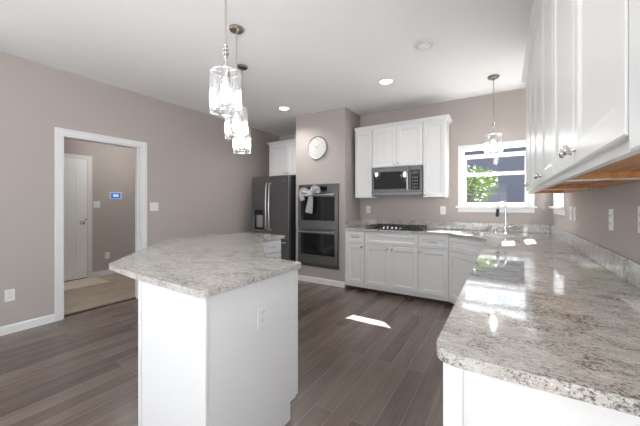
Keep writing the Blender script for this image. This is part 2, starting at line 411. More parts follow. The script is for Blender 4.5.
# ------------------------------------------------------------------ hall door
dr = bpy.data.objects.new('door_1', None); C.objects.link(dr); dr.location = (HX, HD1, 0); dr.rotation_euler = (0, 0, radians(90)); struct(dr)
dr.location = (HX, HD0, 0)
lf = MB()
lf.b.free(); lf = panel_mesh(HD1 - HD0 - .03, 2.015, t=.035, rail=.30, flat=True); dl = lf.build('door_leaf', M_door, dr); dl.location = (.015, .02, .012)
for nm, z0, z1 in (('door_panel', .22, .86), ('door_panel', 1.06, 1.86)):
    q = panel_mesh(.50, z1 - z0, t=.006, rail=.02, depth=.012, slope=.03).build(nm, M_door, dl); q.location = (.125, -.034, z0)
kn = MB().lathe([(.03, 0), (.03, .008), (.012, .012), (.012, .035), (.027, .048), (.027, .062), (.010, .070)], 20, mtx=Matrix.Rotation(radians(90), 4, 'X')).build('door_knob', M_nickel, dl, smooth=True)
kn.location = (HD1 - HD0 - .10, -.035, .94)
MB().lathe([(.016, 0), (.016, .006), (.010, .010)], 14, (HD1 - HD0 - .045, -.035, .99), Matrix.Rotation(radians(90), 4, 'X')).build('latch', M_nickel, dl, smooth=True)
struct(MB().box(HX - .09, HD0, 0, HX, HD0 + .014, 2.035).box(HX - .09, HD1 - .014, 0, HX, HD1, 2.035).box(HX - .09, HD0 + .014, 2.021, HX, HD1 - .014, 2.035).build('trim_5', M_trim))
struct(MB().box(HX - .1, HD0, 0, HX, HD1, .012).build('trim_6', mat('dark_sill', srgb(52, 44, 40), .5)))
rug = MB().slab(round_poly([(-6.03, 1.30), (-5.46, 1.30), (-5.46, 2.28), (-6.03, 2.28)], .03), 0, .009).build('door_mat', add_bump(mat('mat_beige', srgb(222, 210, 196), .95), 120, .8, .004), bevel=.003)
tag(rug, 'flat beige door mat on the tile in front of the hall door', 'mat')
for p_ in (rug,): pass
# unseen lamp added to brighten the hall
hl = thing('hall_fill_light', 'round white flush fill light added out of view in the hall behind the cased opening', 'ceiling light', (-5.2, 2.6, CZ))
MB().lathe([(.17, -.001), (.17, -.02), (.16, -.025)], 28).build('base', M_trim, hl, smooth=True)
MB().lathe([(.155, -.025), (.15, -.05), (.11, -.075), (.04, -.088), (.01, -.09)], 28).build('glass_shade', emis('hall_fill_glass', (1, .97, .93), 50), hl, smooth=True)

# ------------------------------------------------------------------ windows
def window(name, axis, p, inward, W, sash_gap=False, sill_ext=.025, depth=.15):
    """double-hung window set in the wall; p = inner wall face, inward = sign towards the room"""
    u0, u1, z0, z1 = W
    root = bpy.data.objects.new(name, None); C.objects.link(root); struct(root)
    def bx(m, a, b, c, d, q0, q1):   # u, z, offset outwards from the inner face
        A, B = sorted((p - inward * q0, p - inward * q1))
        if axis == 'Y': m.box(a, A, c, b, B, d)
        else: m.box(A, a, c, B, b, d)
        return m
    m = MB()     # jamb liner
    bx(m, u0, u0 + .012, z0, z1, 0, depth); bx(m, u1 - .012, u1, z0, z1, 0, depth); bx(m, u0 + .012, u1 - .012, z1 - .012, z1, 0, depth); bx(m, u0 + .012, u1 - .012, z0, z0 + .012, 0, depth)
    m.build('jamb', M_trim, root)
    m = MB()     # casing
    for a, b, c, d in ((u0 - .05, u0, z0, z1 + .05), (u1, u1 + .05, z0, z1 + .05), (u0, u1, z1, z1 + .05)): bx(m, a, b, c, d, 0, -.016)
    m.build('casing', M_trim, root, bevel=.003)
    m = MB(); bx(m, u0 - .05 - sill_ext, u1 + .05 + sill_ext, z0 - .026, z0, .02, -.055); m.build('sill', M_trim, root, bevel=.005)
    m = MB(); bx(m, u0 - .05, u1 + .05, z0 - .085, z0 - .026, 0, -.016); m.build('apron', M_trim, root, bevel=.003)
    zm = (z0 + z1) / 2 + .04
    top = z1 - .075 if sash_gap else z1 - .012
    for nm, a, b, q in (('upper_sash', zm - .02, top, .085), ('lower_sash', z0 + .012, zm + .02, .05)):
        m = MB(); f = .034
        r = .055 if nm == 'upper_sash' and sash_gap else f
        bx(m, u0 + .012, u0 + .012 + f, a, b, q, q + .03); bx(m, u1 - .012 - f, u1 - .012, a, b, q, q + .03)
        bx(m, u0 + .012 + f, u1 - .012 - f, a, a + f, q, q + .03); bx(m, u0 + .012 + f, u1 - .012 - f, b - r, b, q, q + .03)
        s = m.build(nm, M_trim, root, bevel=.002)
        m = MB(); bx(m, u0 + .04, u1 - .04, a + .02, b - .02, q + .013, q + .016); m.build('pane', M_pane, s)
    m = MB(); bx(m, (u0 + u1) / 2 - .03, (u0 + u1) / 2 + .03, zm + .02, zm + .032, .06, .078); m.build('sash_lock', M_nickel, root)
    return root
window('window_1', 'Y', YB, -1, W1, sash_gap=True)
window('window_2', 'X', XR, -1, W2)
# made-up windows behind the camera, placed to let fill light in
def simple_window(name, axis, p, q, u0, u1, z0, z1, mull):
    m = MB(); f = .06
    def bx(a, b, c, d):
        if axis == 'Y': m.box(a, p, c, b, q, d)
        else: m.box(p, a, c, q, b, d)
    bx(u0, u0 + f, z0, z1); bx(u1 - f, u1, z0, z1); bx(u0, u1, z0, z0 + f); bx(u0, u1, z1 - f, z1)
    for k in range(1, mull + 1):
        c = u0 + (u1 - u0) * k / (mull + 1); bx(c - f / 2, c + f / 2, z0, z1)
    o = m.build(name, M_trim); struct(o); return o
simple_window('fill_window_rear', 'Y', YR - .10, YR - .05, -3.95, 0.2, 0.05, 2.35, 3)
simple_window('fill_window_left', 'X', XL - .10, XL - .05, -1.8, -0.4, 0.4, 2.1, 1)
simple_window('fill_window_right', 'X', XR + .05, XR + .10, -2.6, -0.3, 0.3, 2.15, 2)

# ------------------------------------------------------------------ outdoors
struct(MB().box(-30, -20, -.4, 30, 45, -.25).build('ground', M_ground))
hs = thing('neighbour_house', 'blue-grey sided neighbouring house seen through the window over the sink', 'house', (0, 15, -.25))
MB().box(-9, 0, 0, 9, 8, 4.15).build('wall', M_siding, hs)
MB().sweep([(0, 4.15), (.5, 4.05), (.5, 4.2), (-4.0, 4.9), (-4.0, 4.15)], [(-9.4, 0), (9.4, 0)]).build('roof', M_roof, hs)
for wx in (-6.5, 6.5):
    f = MB().holed('Y', -.06, .02, wx - .6, wx + .6, 1.3, 2.7, [(wx - .5, wx + .5, 1.4, 2.6)]).build('window_frame', M_trim, hs)
    MB().box(wx - .5, -.02, 1.4, wx + .5, .0, 2.6).build('pane', M_blackglass, f)
tr = thing('tree', 'small bright green leafy tree outside the window over the sink', 'tree', (-0.74, 8.3, -.25))
tk = MB().tube([(0, 0, 0), (.03, 0, .6), (-.02, .03, 1.2), (0, 0, 1.9)], [.06, .05, .04, .02], 8)
for k in range(6):
    a = k * 1.05; tk.tube([(0, 0, .9 + .12 * k), (.25 * cos(a), .25 * sin(a), 1.25 + .12 * k), (.45 * cos(a), .45 * sin(a), 1.5 + .12 * k)], [.025, .015, .008], 6)
tk.build('trunk', M_bark, tr)
for nm, mm, cnt in (('foliage', M_leaf, 3800), ('foliage', M_leaf2, 1700)):
    lv = MB()
    blobs = [(random.uniform(-.42, .42), random.uniform(-.42, .42), random.uniform(1.15, 2.25), random.uniform(.20, .34)) for _ in range(22)]
    for _ in range(cnt):
        bx_, by_, bz_, br_ = random.choice(blobs)
        d = Vector((random.gauss(0, 1), random.gauss(0, 1), random.gauss(0, 1))).normalized() * br_ * random.uniform(.5, 1.08)
        c = Vector((bx_, by_, bz_)) + d
        a = Vector((random.gauss(0, 1), random.gauss(0, 1), random.gauss(0, .6))).normalized() * random.uniform(.03, .05)
        bq = a.cross(Vector((random.gauss(0, 1), random.gauss(0, 1), random.gauss(0, 1)))).normalized() * .018
        vs = [lv.b.verts.new(c + q) for q in (-a, -a * .1 + bq, a, -a * .1 - bq)]
        lv.b.faces.new(vs)
    lv.build(nm, mm, tr)

# ------------------------------------------------------------------ base cabinets
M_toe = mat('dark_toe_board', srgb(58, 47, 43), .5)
def base_cabinet(name, label, loc, rz, w, fronts, depth=.575, group='white base cabinets under the granite worktop'):
    t = thing(name, label, 'cabinet', loc, rz, group)
    MB().box(0, 0, .055, w, depth, .882).build('body', M_cab, t, bevel=.001)
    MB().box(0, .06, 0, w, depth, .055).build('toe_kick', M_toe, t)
    for f in fronts: add_front(t, *f[:5], **(f[5] if len(f) > 5 else {}))
    return t
g = .004; ZD0, ZD1, ZR0, ZR1 = .105, .690, .705, .865
YF = 3.972
w1 = .322
base_cabinet('base_cabinet', 'narrow white base cabinet with one drawer beside the oven wall', (-2.03, YF, 0), 0, w1,
             [('drawer_front', g + .03, ZR0, w1 - g, ZR1, dict(pull=True)), ('door', g + .03, ZD0, w1 - g, ZD1, dict(knob=(w1 - .035, ZD1 - .04)))])
w2 = .753; hw = w2 / 2
base_cabinet('base_cabinet', 'wide white two-door base cabinet under the gas cooktop', (-1.708, YF, 0), 0, w2,
             [('false_front', g, ZR0, w2 - g, ZR1), ('door', g, ZD0, hw - .002, ZD1, dict(knob=(hw - .032, ZD1 - .04))), ('door', hw + .002, ZD0, w2 - g, ZD1, dict(knob=(hw + .032, ZD1 - .04)))])
w3 = .375
base_cabinet('base_cabinet', 'white base cabinet with one drawer and one door between cooktop and sink corner', (-.955, YF, 0), 0, w3,
             [('drawer_front', g, ZR0, w3 - g, ZR1, dict(pull=True)), ('door', g, ZD0, w3 - g, ZD1, dict(knob=(.035, ZD1 - .04)))])
# diagonal corner unit
cs = thing('corner_sink_cabinet', 'white diagonal corner base cabinet under the sink', 'cabinet', (-.58, YF, 0), radians(-45))
dw = .47 * math.sqrt(2)
def to_local(px, py):
    v = Vector((px + .58, py - YF)); a = radians(45); return (v.x * cos(a) - v.y * sin(a), v.x * sin(a) + v.y * cos(a))
poly = [to_local(*p) for p in ((-.58, YF), (-.11, YF - .47), (.48, YF - .47), (.48, YB - .004), (-.58, YB - .004))]
MB().slab(poly, .055, .655).build('body', M_cab, cs)
MB().box(.0, 0.0, .655, dw, .02, .882).build('front_rail', M_cab, cs)
poly2 = [to_local(*p) for p in ((-.53, YF + .04), (-.07, YF - .42), (.48, YF - .42), (.48, YB - .01), (-.53, YB - .01))]
MB().slab(poly2, 0, .055).build('toe_kick', M_toe, cs)
add_front(cs, 'false_front', .02, ZR0, dw - .02, ZR1); add_front(cs, 'door', .02, ZD0, dw - .02, ZD1, knob=(dw - .055, ZD1 - .04))
# right leg under the long counter
ry = YF - .47; n_r = 3; rw = (ry - .803) / n_r
rlab = ['white two-door base cabinet under the long counter next to the sink corner', 'white two-door base cabinet in the middle of the long counter', 'white base cabinet under the near rounded corner of the long counter']
for k in range(n_r):
    h2 = rw / 2
    c_ = base_cabinet('base_cabinet', rlab[k], (-.11, ry - k * rw, 0), radians(-90), rw,
                 [('drawer_front', g, ZR0, h2 - .002, ZR1, dict(pull=True)), ('drawer_front', h2 + .002, ZR0, rw - g, ZR1, dict(pull=True)),
                  ('door', g, ZD0, h2 - .002, ZD1, dict(knob=(h2 - .032, ZD1 - .04))), ('door', h2 + .002, ZD0, rw - g - (.0 if k < 2 else .02), ZD1, dict(knob=(h2 + .032, ZD1 - .04)))], depth=.605)
    if k == 2:
        MB().box(rw, .0, .0, rw + .012, .605, .882).build('end_panel', M_cab, c_, bevel=.001)
        MB().box(rw + .012, -.018, 0, rw + .024, .026, .882).box(rw - .02, -.019, 0, rw + .012, -.0005, .882).build('corner_stile', M_cab, c_, bevel=.0015)
        MB().box(rw + .012, .555, 0, rw + .022, .605, .882).build('corner_stile', M_cab, c_, bevel=.0015)

# ------------------------------------------------------------------ granite worktop
CX, CYF, CN = -.150, 3.935, .765
dgn = .02 * math.sqrt(2)
outer = [(-2.047, YB - .002), (-2.047, CYF), (-.592, CYF), (CX, CYF - (.592 + CX)), (CX, CN), (XR - .002, CN), (XR - .002, YB - .002)]
outer = round_poly(outer, [0, .008, .05, .05, .055, .0, 0], 6)
sc = Vector((-.165, 4.005)); a1 = Vector((1, -1)).normalized(); a2 = Vector((1, 1)).normalized()
def sq(hx, hy, r): return round_poly([tuple(sc + a1 * sx * hx + a2 * sy * hy) for sx, sy in ((-1, -1), (1, -1), (1, 1), (-1, 1))], r, 6)
wt = thing('granite_worktop', 'speckled pale granite worktop running along back and right walls', 'countertop')
MB().slab(outer, .884, .914, [sq(.33, .19, .07)]).build('counter_slab', M_granite, wt, bevel=.009, seg=3)
MB().box(-2.047, YB - .021, .9145, XR - .022, YB - .001, 1.018).build('backsplash', M_granite, wt, bevel=.003)
MB().box(XR - .021, CN + .01, .9145, XR - .001, YB - .001, 1.018).build('backsplash', M_granite, wt, bevel=.003)
MB().box(-2.047, CYF + .05, .9145, -2.029, YB - .022, 1.018).build('backsplash', M_granite, wt, bevel=.003)
# sink
sk = thing('corner_sink', 'undermount stainless steel sink set diagonally in the corner worktop', 'sink')
b_ = MB(); bb_ = b_.b
def lring(hx, hy, r, z): return [bb_.verts.new((x, y, z)) for x, y in sq(hx, hy, r)]
rings = [lring(.365, .225, .09, .8835), lring(.332, .192, .07, .8835), lring(.325, .185, .07, .72), lring(.30, .16, .07, .70), lring(.05, .05, .04, .695)]
for p, q in zip(rings, rings[1:]):
    for k in range(len(p)): bb_.faces.new((p[k], p[(k + 1) % len(p)], q[(k + 1) % len(p)], q[k]))
bb_.faces.new(rings[-1])
bas = b_.build('basin', M_steel, sk, smooth=True)
MB().lathe([(.045, .6955), (.045, .700), (.03, .698), (.01, .697)], 20, (sc.x, sc.y, 0)).build('drain', M_chrome, sk, smooth=True)
# faucet
fp = sc + a2 * .255
fc = thing('kitchen_faucet', 'tall arched chrome pull-down faucet at the corner sink', 'faucet', (fp.x, fp.y, .914), radians(0))
MB().lathe([(.028, 0), (.028, .006), (.021, .014), (.018, .06), (.020, .075), (.020, .11), (.0145, .125)], 24).build('base', M_chrome, fc, smooth=True)
d2 = Vector((-1, -.55)).normalized()
pts = [(0, 0, .12), (0, 0, .24), (0, 0, .30)]
for k in range(1, 12):
    a = pi * k / 11; rr = .044
    pts.append((d2.x * rr * (1 - cos(a)), d2.y * rr * (1 - cos(a)), .33 + rr * 1.15 * sin(a)))
pts.append((d2.x * .090, d2.y * .090, .30))
MB().tube(pts, .0125, 16).build('spout', M_chrome, fc, smooth=True)
MB().tube([(d2.x * .090, d2.y * .090, .302), (d2.x * .094, d2.y * .094, .27), (d2.x * .097, d2.y * .097, .225), (d2.x * .099, d2.y * .099, .205)], [.015, .017, .0195, .017], 16).build('spray_head', M_black, fc, smooth=True, label='dark spray head')
MB().tube([(.018, 0, .085), (.045, -.01, .088), (.06, -.014, .09)], [.011, .010, .008], 12).tube([(.055, -.013, .088), (.085, -.02, .105), (.125, -.03, .112)], [.006, .005, .004], 10).build('handle', M_chrome, fc, smooth=True)
sp_ = sc + a2 * .245 + a1 * -.13
sd = thing('soap_dispenser', 'short chrome soap dispenser standing left of the faucet', 'soap dispenser', (sp_.x, sp_.y, .914))
MB().lathe([(.02, 0), (.02, .006), (.012, .012), (.011, .05), (.014, .055), (.014, .066), (.006, .07)], 18).build('pump', M_chrome, sd, smooth=True)
MB().tube([(0, 0, .06), (-.03, -.03, .064), (-.045, -.045, .056)], .005, 8).build('nozzle', M_chrome, sd, smooth=True)

# ------------------------------------------------------------------ gas cooktop
ck = thing('gas_cooktop', 'black and steel gas cooktop set into the back worktop', 'cooktop', (-1.332, 4.225, .914))
MB().slab(round_poly([(-.375, -.245), (.375, -.245), (.375, .255), (-.375, .255)], .015, 4), .0005, .010).build('cook_surface', M_black, ck, bevel=.003)
burn = [(-.25, -.10, .036), (-.25, .13, .045), (.25, -.10, .045), (.25, .13, .036), (0, .06, .055)]
for x, y, r in burn:
    MB().lathe([(r * 1.25, .010), (r * 1.2, .016), (r, .018), (r, .027), (r * .8, .030), (r * .2, .031)], 20, (x, y, 0)).build('burner', M_black, ck, smooth=True)
for cx in (-.25, 0, .25):
    gm = MB(); hx, y0, y1, zt = .118, -.215 if cx else -.10, .235, .046
    for a, b, c, d in ((-hx, y0, hx, y0), (-hx, y1, hx, y1), (-hx, y0, -hx, y1), (hx, y0, hx, y1), (0, y0, 0, y1), (-hx, -.09 if cx else .0, hx, -.09 if cx else .0), (-hx, .13, hx, .13)):
        gm.box(min(a, b if a == c and False else a, c) + cx - .005, min(b, d) - .005, zt - .012, max(a, c) + cx + .005, max(b, d) + .005, zt)
    for fx in (-hx, hx):
        for fy in (y0, y1): gm.box(cx + fx - .006, fy - .006, .010, cx + fx + .006, fy + .006, zt)
    gm.build('grate', M_black, ck, bevel=.002)
for k in range(5):
    MB().lathe([(.019, .010), (.019, .014), (.0165, .016), (.0155, .036), (.013, .039), (.003, .040)], 18, (-.12 + .06 * k, -.185, 0)).build('control_knob', M_chrome, ck, smooth=True, label='silver control knob')

# ------------------------------------------------------------------ upper cabinets
def upper_cabinet(name, label, loc, rz, w, h, fronts, depth=.305, under=False, group='white wall cabinets'):
    t = thing(name, label, 'cabinet', loc, rz, group)
    if not under:
        MB().box(0, 0, 0, w, depth - .002, h).build('body', M_cab, t, bevel=.0015)
    else:
        m = MB().box(0, .0, 0, .018, depth - .002, h).box(w - .018, .0, 0, w, depth - .002, h).box(.018, 0, 0, w - .018, .02, h).box(.018, .02, h - .02, w - .018, depth - .002, h).box(.018, depth - .02, .02, w - .018, depth - .002, h - .02)
        m.build('body', M_cab, t, bevel=.001)
        MB().box(.018, .02, .028, w - .018, depth - .02, .040).build('underside_panel', M_birch, t, label='honey coloured plywood underside')
        MB().box(.018, .022, .004, w - .018, .045, .028).box(.018, depth - .05, .002, w - .018, depth - .02, .028).box(.018, .045, .004, .045, depth - .05, .028).box(w - .045, .045, .004, w - .018, depth - .05, .028).build('mounting_rail', M_birch, t, label='honey coloured wooden rail', bevel=.001)
    for f in fronts: add_front(t, *f[:5], **(f[5] if len(f) > 5 else {}))
    return t
UZ, UT = 1.367, 2.40; UY = 4.245; UH = UT - UZ
e = .005
wl = .29
upper_cabinet('upper_cabinet', 'narrow white wall cabinet left of the microwave beside the oven wall', (-1.99, UY, UZ), 0, wl, UH, [('door', e, e, wl - e, UH - e)])
wm = .745; mz = 1.815
upper_cabinet('upper_cabinet', 'short white two-door wall cabinet directly above the microwave', (-1.70, UY, mz), 0, wm, UT - mz,
              [('door', e, e, wm / 2 - .002, UT - mz - e, dict(knob=(wm / 2 - .03, .045))), ('door', wm / 2 + .002, e, wm - e, UT - mz - e, dict(knob=(wm / 2 + .03, .045)))])
upper_cabinet('upper_cabinet', 'narrow white wall cabinet between the microwave and the window', (-.955, UY, UZ), 0, .295, UH, [('door', e, e, .29, UH - e, dict(knob=(.032, .045)))])
crown = [(0, 0), (.004, 0), (.008, .012), (.026, .034), (.040, .044), (.044, .058), (0, .058)]
crown = [(o, UT + z - .002) for o, z in crown]
tag(MB().sweep(crown, [(-1.99, UY - .003), (-.66, UY - .003), (-.66, YB - .003)]).build('crown_molding', M_cab), 'white crown moulding along the top of the cabinets over the microwave', 'moulding')
# over the fridge
FX0, FX1 = -3.868, -2.985; fw = FX1 - FX0; fz = 1.80
upper_cabinet('upper_cabinet', 'white two-door wall cabinet above the refrigerator', (FX0, 4.352, fz), 0, fw, UT - fz,
              [('door', e, e, fw / 2 - .002, UT - fz - e, dict(knob=(fw / 2 - .03, .05))), ('door', fw / 2 + .002, e, fw - e, UT - fz - e, dict(knob=(fw / 2 + .03, .05)))], depth=.60)
tag(MB().sweep(crown, [(FX0, 4.94), (FX0, 4.349), (FX1, 4.349)]).build('crown_molding', M_cab), 'white crown moulding on top of the cabinet over the refrigerator', 'moulding')
# right wall run
ends = [3.407, 2.503, 1.599, .695]
rl = ['white two-door wall cabinet at the far end of the right run, beside the side window', 'middle white two-door wall cabinet of the run on the right wall', 'nearest large white two-door wall cabinet on the right wall, its silver knobs in clear view']
for k in range(3):
    W = ends[k] - ends[k + 1]
    upper_cabinet('upper_cabinet', rl[k], (.195, ends[k], UZ), radians(-90), W - .002, UH,
                  [('door', e, .022, W / 2 - .002, UH - e, dict(knob=(W / 2 - .032, .062))), ('door', W / 2 + .002, .022, W - e - .002, UH - e, dict(knob=(W / 2 + .032, .062)))], under=True)
upper_cabinet('upper_cabinet', 'white wall cabinet cut off by the right edge of the photo', (.195, .693, UZ - .02), radians(-90), .42, UH + .02, [('door', .006, .012, .41, UH, dict(knob=(.38, .062)))], under=True)
tag(MB().sweep([(.004, UT - .002), (.012, UT + .008), (.03, UT + .035), (.046, UT + .045), (.05, UT + .06), (0, UT + .06), (0, UT - .002)], [(XR - .003, 3.409), (.192, 3.409), (.192, .24)][::-1] if False else [(.192, .24), (.192, 3.410), (XR - .003, 3.410)][::-1]).build('crown_molding', M_cab), 'white crown moulding along the top of the cabinets on the right wall', 'moulding')

# ------------------------------------------------------------------ microwave
mw = thing('microwave', 'slate over-the-range microwave with black glass door under the short cabinet', 'microwave', (-1.700, 4.195, 1.405))
mwW, mwH = .745, .405
MB().box(.003, .03, 0, mwW - .003, .352, mwH).build('case', M_slate, mw, bevel=.003)
dd = MB().holed('Y', 0, .03, 0, .575, .030, mwH, [(.035, .54, .085, .335)]).build('door', M_slate2, mw, bevel=.002)
MB().box(.035, .008, .085, .54, .02, .335).build('glass', M_blackglass, dd)
MB().box(.06, .020, .1, .52, .028, .32).build('inner_screen', mat('dark_screen', (.04, .04, .042), .3), dd)
MB().tube([(.548, .0, .07), (.548, -.035, .075), (.548, -.042, .20), (.548, -.035, .335), (.548, 0, .34)], .010, 10).build('handle', M_steel, dd, smooth=True)
cp = MB().box(.578, .002, .030, mwW, .03, mwH).build('control_panel', M_slate2, mw, bevel=.002)
MB().box(.590, -.001, .07, mwW - .035, .004, .345).build('keypad', M_blackglass, cp)
MB().box(.602, -.0025, .29, .69, -.0012, .325).build('display', mat('lcd', (.05, .07, .08), .2), cp)
for r_ in range(4):
    for c_ in range(3): MB().box(.606 + c_ * .030, -.0025, .09 + r_ * .045, .626 + c_ * .030, -.0012, .115 + r_ * .045).build('button', mat('key_grey', (.12, .12, .12), .5) if (r_ + c_) == 0 else bpy.data.materials['key_grey'], cp)
MB().box(0.0, .0, .0, mwW, .03, .028).box(.15, .03, -.012, .60, .2, -.0005).build('vent_grille', M_slate, mw, bevel=.002)

# ------------------------------------------------------------------ double oven
ov = thing('double_wall_oven', 'slate double wall oven built into the taupe partition', 'oven', (OX0, BY - .004, OZ0))
oW, oH = OX1 - OX0, OZ1 - OZ0
MB().box(.03, .012, .03, oW - .03, .56, oH - .03).build('case', M_slate, ov)
MB().box(0, -.016, 0, oW, .003, .055).build('lower_trim', M_slate2, ov, bevel=.002)
cpn = MB().box(0, -.016, oH - .135, oW, .003, oH).build('control_panel', M_slate, ov, bevel=.002)
MB().box(.20, -.018, oH - .105, .55, -.0165, oH - .04).build('display', M_blackglass, cpn)
for nm, z0, z1, lb in (('door', .060, .600, 'lower oven door'), ('door', .612, oH - .14, 'upper oven door')):
    h_ = z1 - z0; gz0, gz1 = z0 + .135, z1 - .065
    d_ = MB().holed('Y', -.045, -.002, .004, oW - .004, z0, z1, [(.055, oW - .055, gz0, gz1)]).build(nm, M_slate, ov, bevel=.003, label=lb)
    MB().box(.055, -.040, gz0, oW - .055, -.006, gz1).build('glass', M_blackglass, d_)
    hz = z1 - .035
    hd = MB().tube([(.05, -.088, hz), (oW - .05, -.088, hz)], .0125, 14)
    for hx in (.075, oW - .075): hd.tube([(hx, -.04, hz), (hx, -.088, hz)], .010, 10)
    hd.build('handle', M_steel, d_, smooth=True)
    if z0 > .3:
        MB().lathe([(.014, 0), (.014, .0015), (.004, .002)], 20, (oW / 2, -.045, z0 + .06), Matrix.Rotation(radians(90), 4, 'X')).build('round_badge', M_chrome, d_, label='small round silver badge')
# towel knotted on the upper handle
hz = OZ0 + oH - .175; ty = BY - .004 - .088
tw = thing('hand_towel', 'pale grey towel tied in a bow on the upper oven handle', 'towel', (OX0 + .30, ty, hz))
def cloth_strip(path, widths, thick=.012, folds=3, amp=.010):
    m = MB(); n = len(path); K = 13; front = []; back = []
    for i in range(n):
        p = Vector(path[i]); t = (Vector(path[min(i + 1, n - 1)]) - Vector(path[max(i - 1, 0)])).normalized()
        nn = Vector((0, -1, 0)); sd_ = t.cross(nn).normalized(); R1 = []; R2 = []
        for k in range(K):
            q = k / (K - 1) - .5
            off = amp * cos(q * 2 * pi * folds + i * .35) + .010 * (1 - 4 * q * q)
            c = p + sd_ * q * widths[i]
            R1.append(m.b.verts.new(c + nn * (off + thick / 2))); R2.append(m.b.verts.new(c + nn * (off - thick / 2)))
        front.append(R1); back.append(R2)
    for A in (front, back):
        for a, b in zip(A, A[1:]):
            for k in range(K - 1): m.b.faces.new((a[k], a[k + 1], b[k + 1], b[k]))
    for a, b, c, d in zip(front, front[1:], back, back[1:]):
        m.b.faces.new((a[0], b[0], d[0], c[0])); m.b.faces.new((a[-1], b[-1], d[-1], c[-1]))
    for r1, r2 in ((front[0], back[0]), (front[-1], back[-1])):
        for k in range(K - 1): m.b.faces.new((r1[k], r1[k + 1], r2[k + 1], r2[k]))
    return m
def cl(nm, *a, **k):
    o = cloth_strip(*a, **k).build(nm, M_towel, tw, smooth=True); d = o.modifiers.new('sub', 'SUBSURF'); d.levels = 1; d.render_levels = 1; return o
cl('tail', [(0, -.022, .01), (.0, -.026, -.05), (-.01, -.026, -.12), (-.022, -.024, -.19), (-.03, -.022, -.235)], [.055, .075, .09, .105, .11])
cl('left_loop', [(0, -.03, .015), (-.05, -.045, .035), (-.10, -.05, .05), (-.135, -.042, .03), (-.14, -.034, -.01), (-.115, -.03, -.075)], [.06, .10, .11, .10, .085, .06], folds=2)
cl('right_loop', [(0, -.03, .015), (.045, -.045, .05), (.085, -.045, .085), (.115, -.04, .07), (.13, -.03, .02)], [.06, .095, .11, .10, .06], folds=2)
kt = MB(); bmesh.ops.create_icosphere(kt.b, subdivisions=3, radius=.045)
for v in kt.b.verts: v.co = Vector((v.co.x * .95, v.co.y * .8, v.co.z * .9)) * (1 + .08 * sin(9 * math.atan2(v.co.z, v.co.x)))
kn_ = kt.build('knot', M_towel, tw, smooth=True); kn_.location = (0, -.028, .012)
for o_ in tw.children: o_.location = Vector(o_.location) * 1.2; o_.scale = (1.22, 1.0, 1.22)

# ------------------------------------------------------------------ refrigerator
rx0, rx1, ry_ = -3.845, -3.015, 3.853
fr = thing('refrigerator', 'dark slate french-door refrigerator with water dispenser beside the oven wall', 'refrigerator', (rx0, ry_, 0))
rW = rx1 - rx0; rT = 1.752
MB().box(.006, .075, .03, rW - .006, .80, rT - .02).build('case', mat('fridge_case_black', (.03, .03, .03), .5), fr, bevel=.003)
MB().box(.03, .09, 0, rW - .03, .75, .03).build('feet', M_black, fr)
fsl = M_slate
ld = MB().holed('Y', 0, .07, 0, rW / 2 - .002, .70, rT, [(.045, .275, .80, 1.17)]).build('door', fsl, fr, bevel=.006, label='left door with dispenser recess')
dp = MB().box(.045, .045, .80, .275, .06, 1.17).build('dispenser', M_blackglass, ld)
MB().box(.052, .012, 1.08, .268, .044, 1.16).build('dispenser_panel', M_blackglass, ld)
MB().box(.10, .014, .86, .23, .044, 1.075).build('dispenser_paddle', M_steel, ld, bevel=.004)
MB().box(.05, .002, .802, .27, .044, .816).build('drip_tray', M_steel, ld)
rd = MB().box(rW / 2 + .002, 0, .70, rW, .07, rT).build('door', fsl, fr, bevel=.006, label='right plain door')
for px_, d_ in ((rW / 2 - .035, ld), (rW / 2 + .035, rd)):
    MB().tube([(px_, 0, .83), (px_, -.035, .84), (px_, -.050, .90), (px_, -.062, 1.22), (px_, -.050, 1.56), (px_, -.035, 1.62), (px_, 0, 1.63)], .012, 12).build('handle', M_steel, d_, smooth=True)
MB().lathe([(.010, 0), (.010, .0015), (.003, .002)], 16, (rW - .1, -.001, 1.66), Matrix.Rotation(radians(90), 4, 'X')).build('round_badge', M_steel, rd)
fz_ = MB().box(0, 0, .06, rW, .07, .688).build('freezer_drawer', fsl, fr, bevel=.006)
MB().tube([(.06, 0, .63), (.06, -.04, .63), (.09, -.05, .63), (rW - .09, -.05, .63), (rW - .06, -.04, .63), (rW - .06, 0, .63)], .012, 12).build('handle', M_steel, fz_, smooth=True)

# ------------------------------------------------------------------ clock
ckk = thing('wall_clock', 'round white wall clock with a silver rim on the partition above the ovens', 'clock', (-2.548, BY, 2.180))
rot = Matrix.Rotation(radians(90), 4, 'X')
MB().lathe([(.16, .001), (.185, .002), (.188, .018), (.180, .030), (.168, .026), (.163, .016), (.162, .012)], 56, mtx=rot).build('rim', mat('pale_silver_rim', (.50, .49, .48), .35, .6), ckk, smooth=True)
face = MB().lathe([(.166, .003), (.166, .012), (.165, .0125)], 56, mtx=rot).build('face', mat('cream_dial', (.60, .59, .57), .6), ckk)
M_ink = mat('dial_ink', (.22, .21, .20), .6)
def text_mesh(body, size, m, parent, loc, rx=90, rz=0, name='numeral'):
    cu = bpy.data.curves.new(name, 'FONT'); cu.body = body; cu.size = size; cu.align_x = 'CENTER'; cu.align_y = 'CENTER'; cu.extrude = .0004
    t_ = bpy.data.objects.new(name, cu); C.objects.link(t_); bpy.context.view_layer.update()
    me = bpy.data.meshes.new_from_object(t_.evaluated_get(bpy.context.evaluated_depsgraph_get())); bpy.data.objects.remove(t_)
    me.materials.clear(); me.materials.append(m)
    o = bpy.data.objects.new(name, me); C.objects.link(o); o.parent = parent; o.location = loc; o.rotation_euler = (radians(rx), 0, radians(rz)); return o
for k in range(1, 13):
    a = pi / 2 - k * pi / 6
    text_mesh(str(k), .036 if k % 3 == 0 else .024, M_ink, face, (.128 * cos(a), -.0135, .128 * sin(a)))
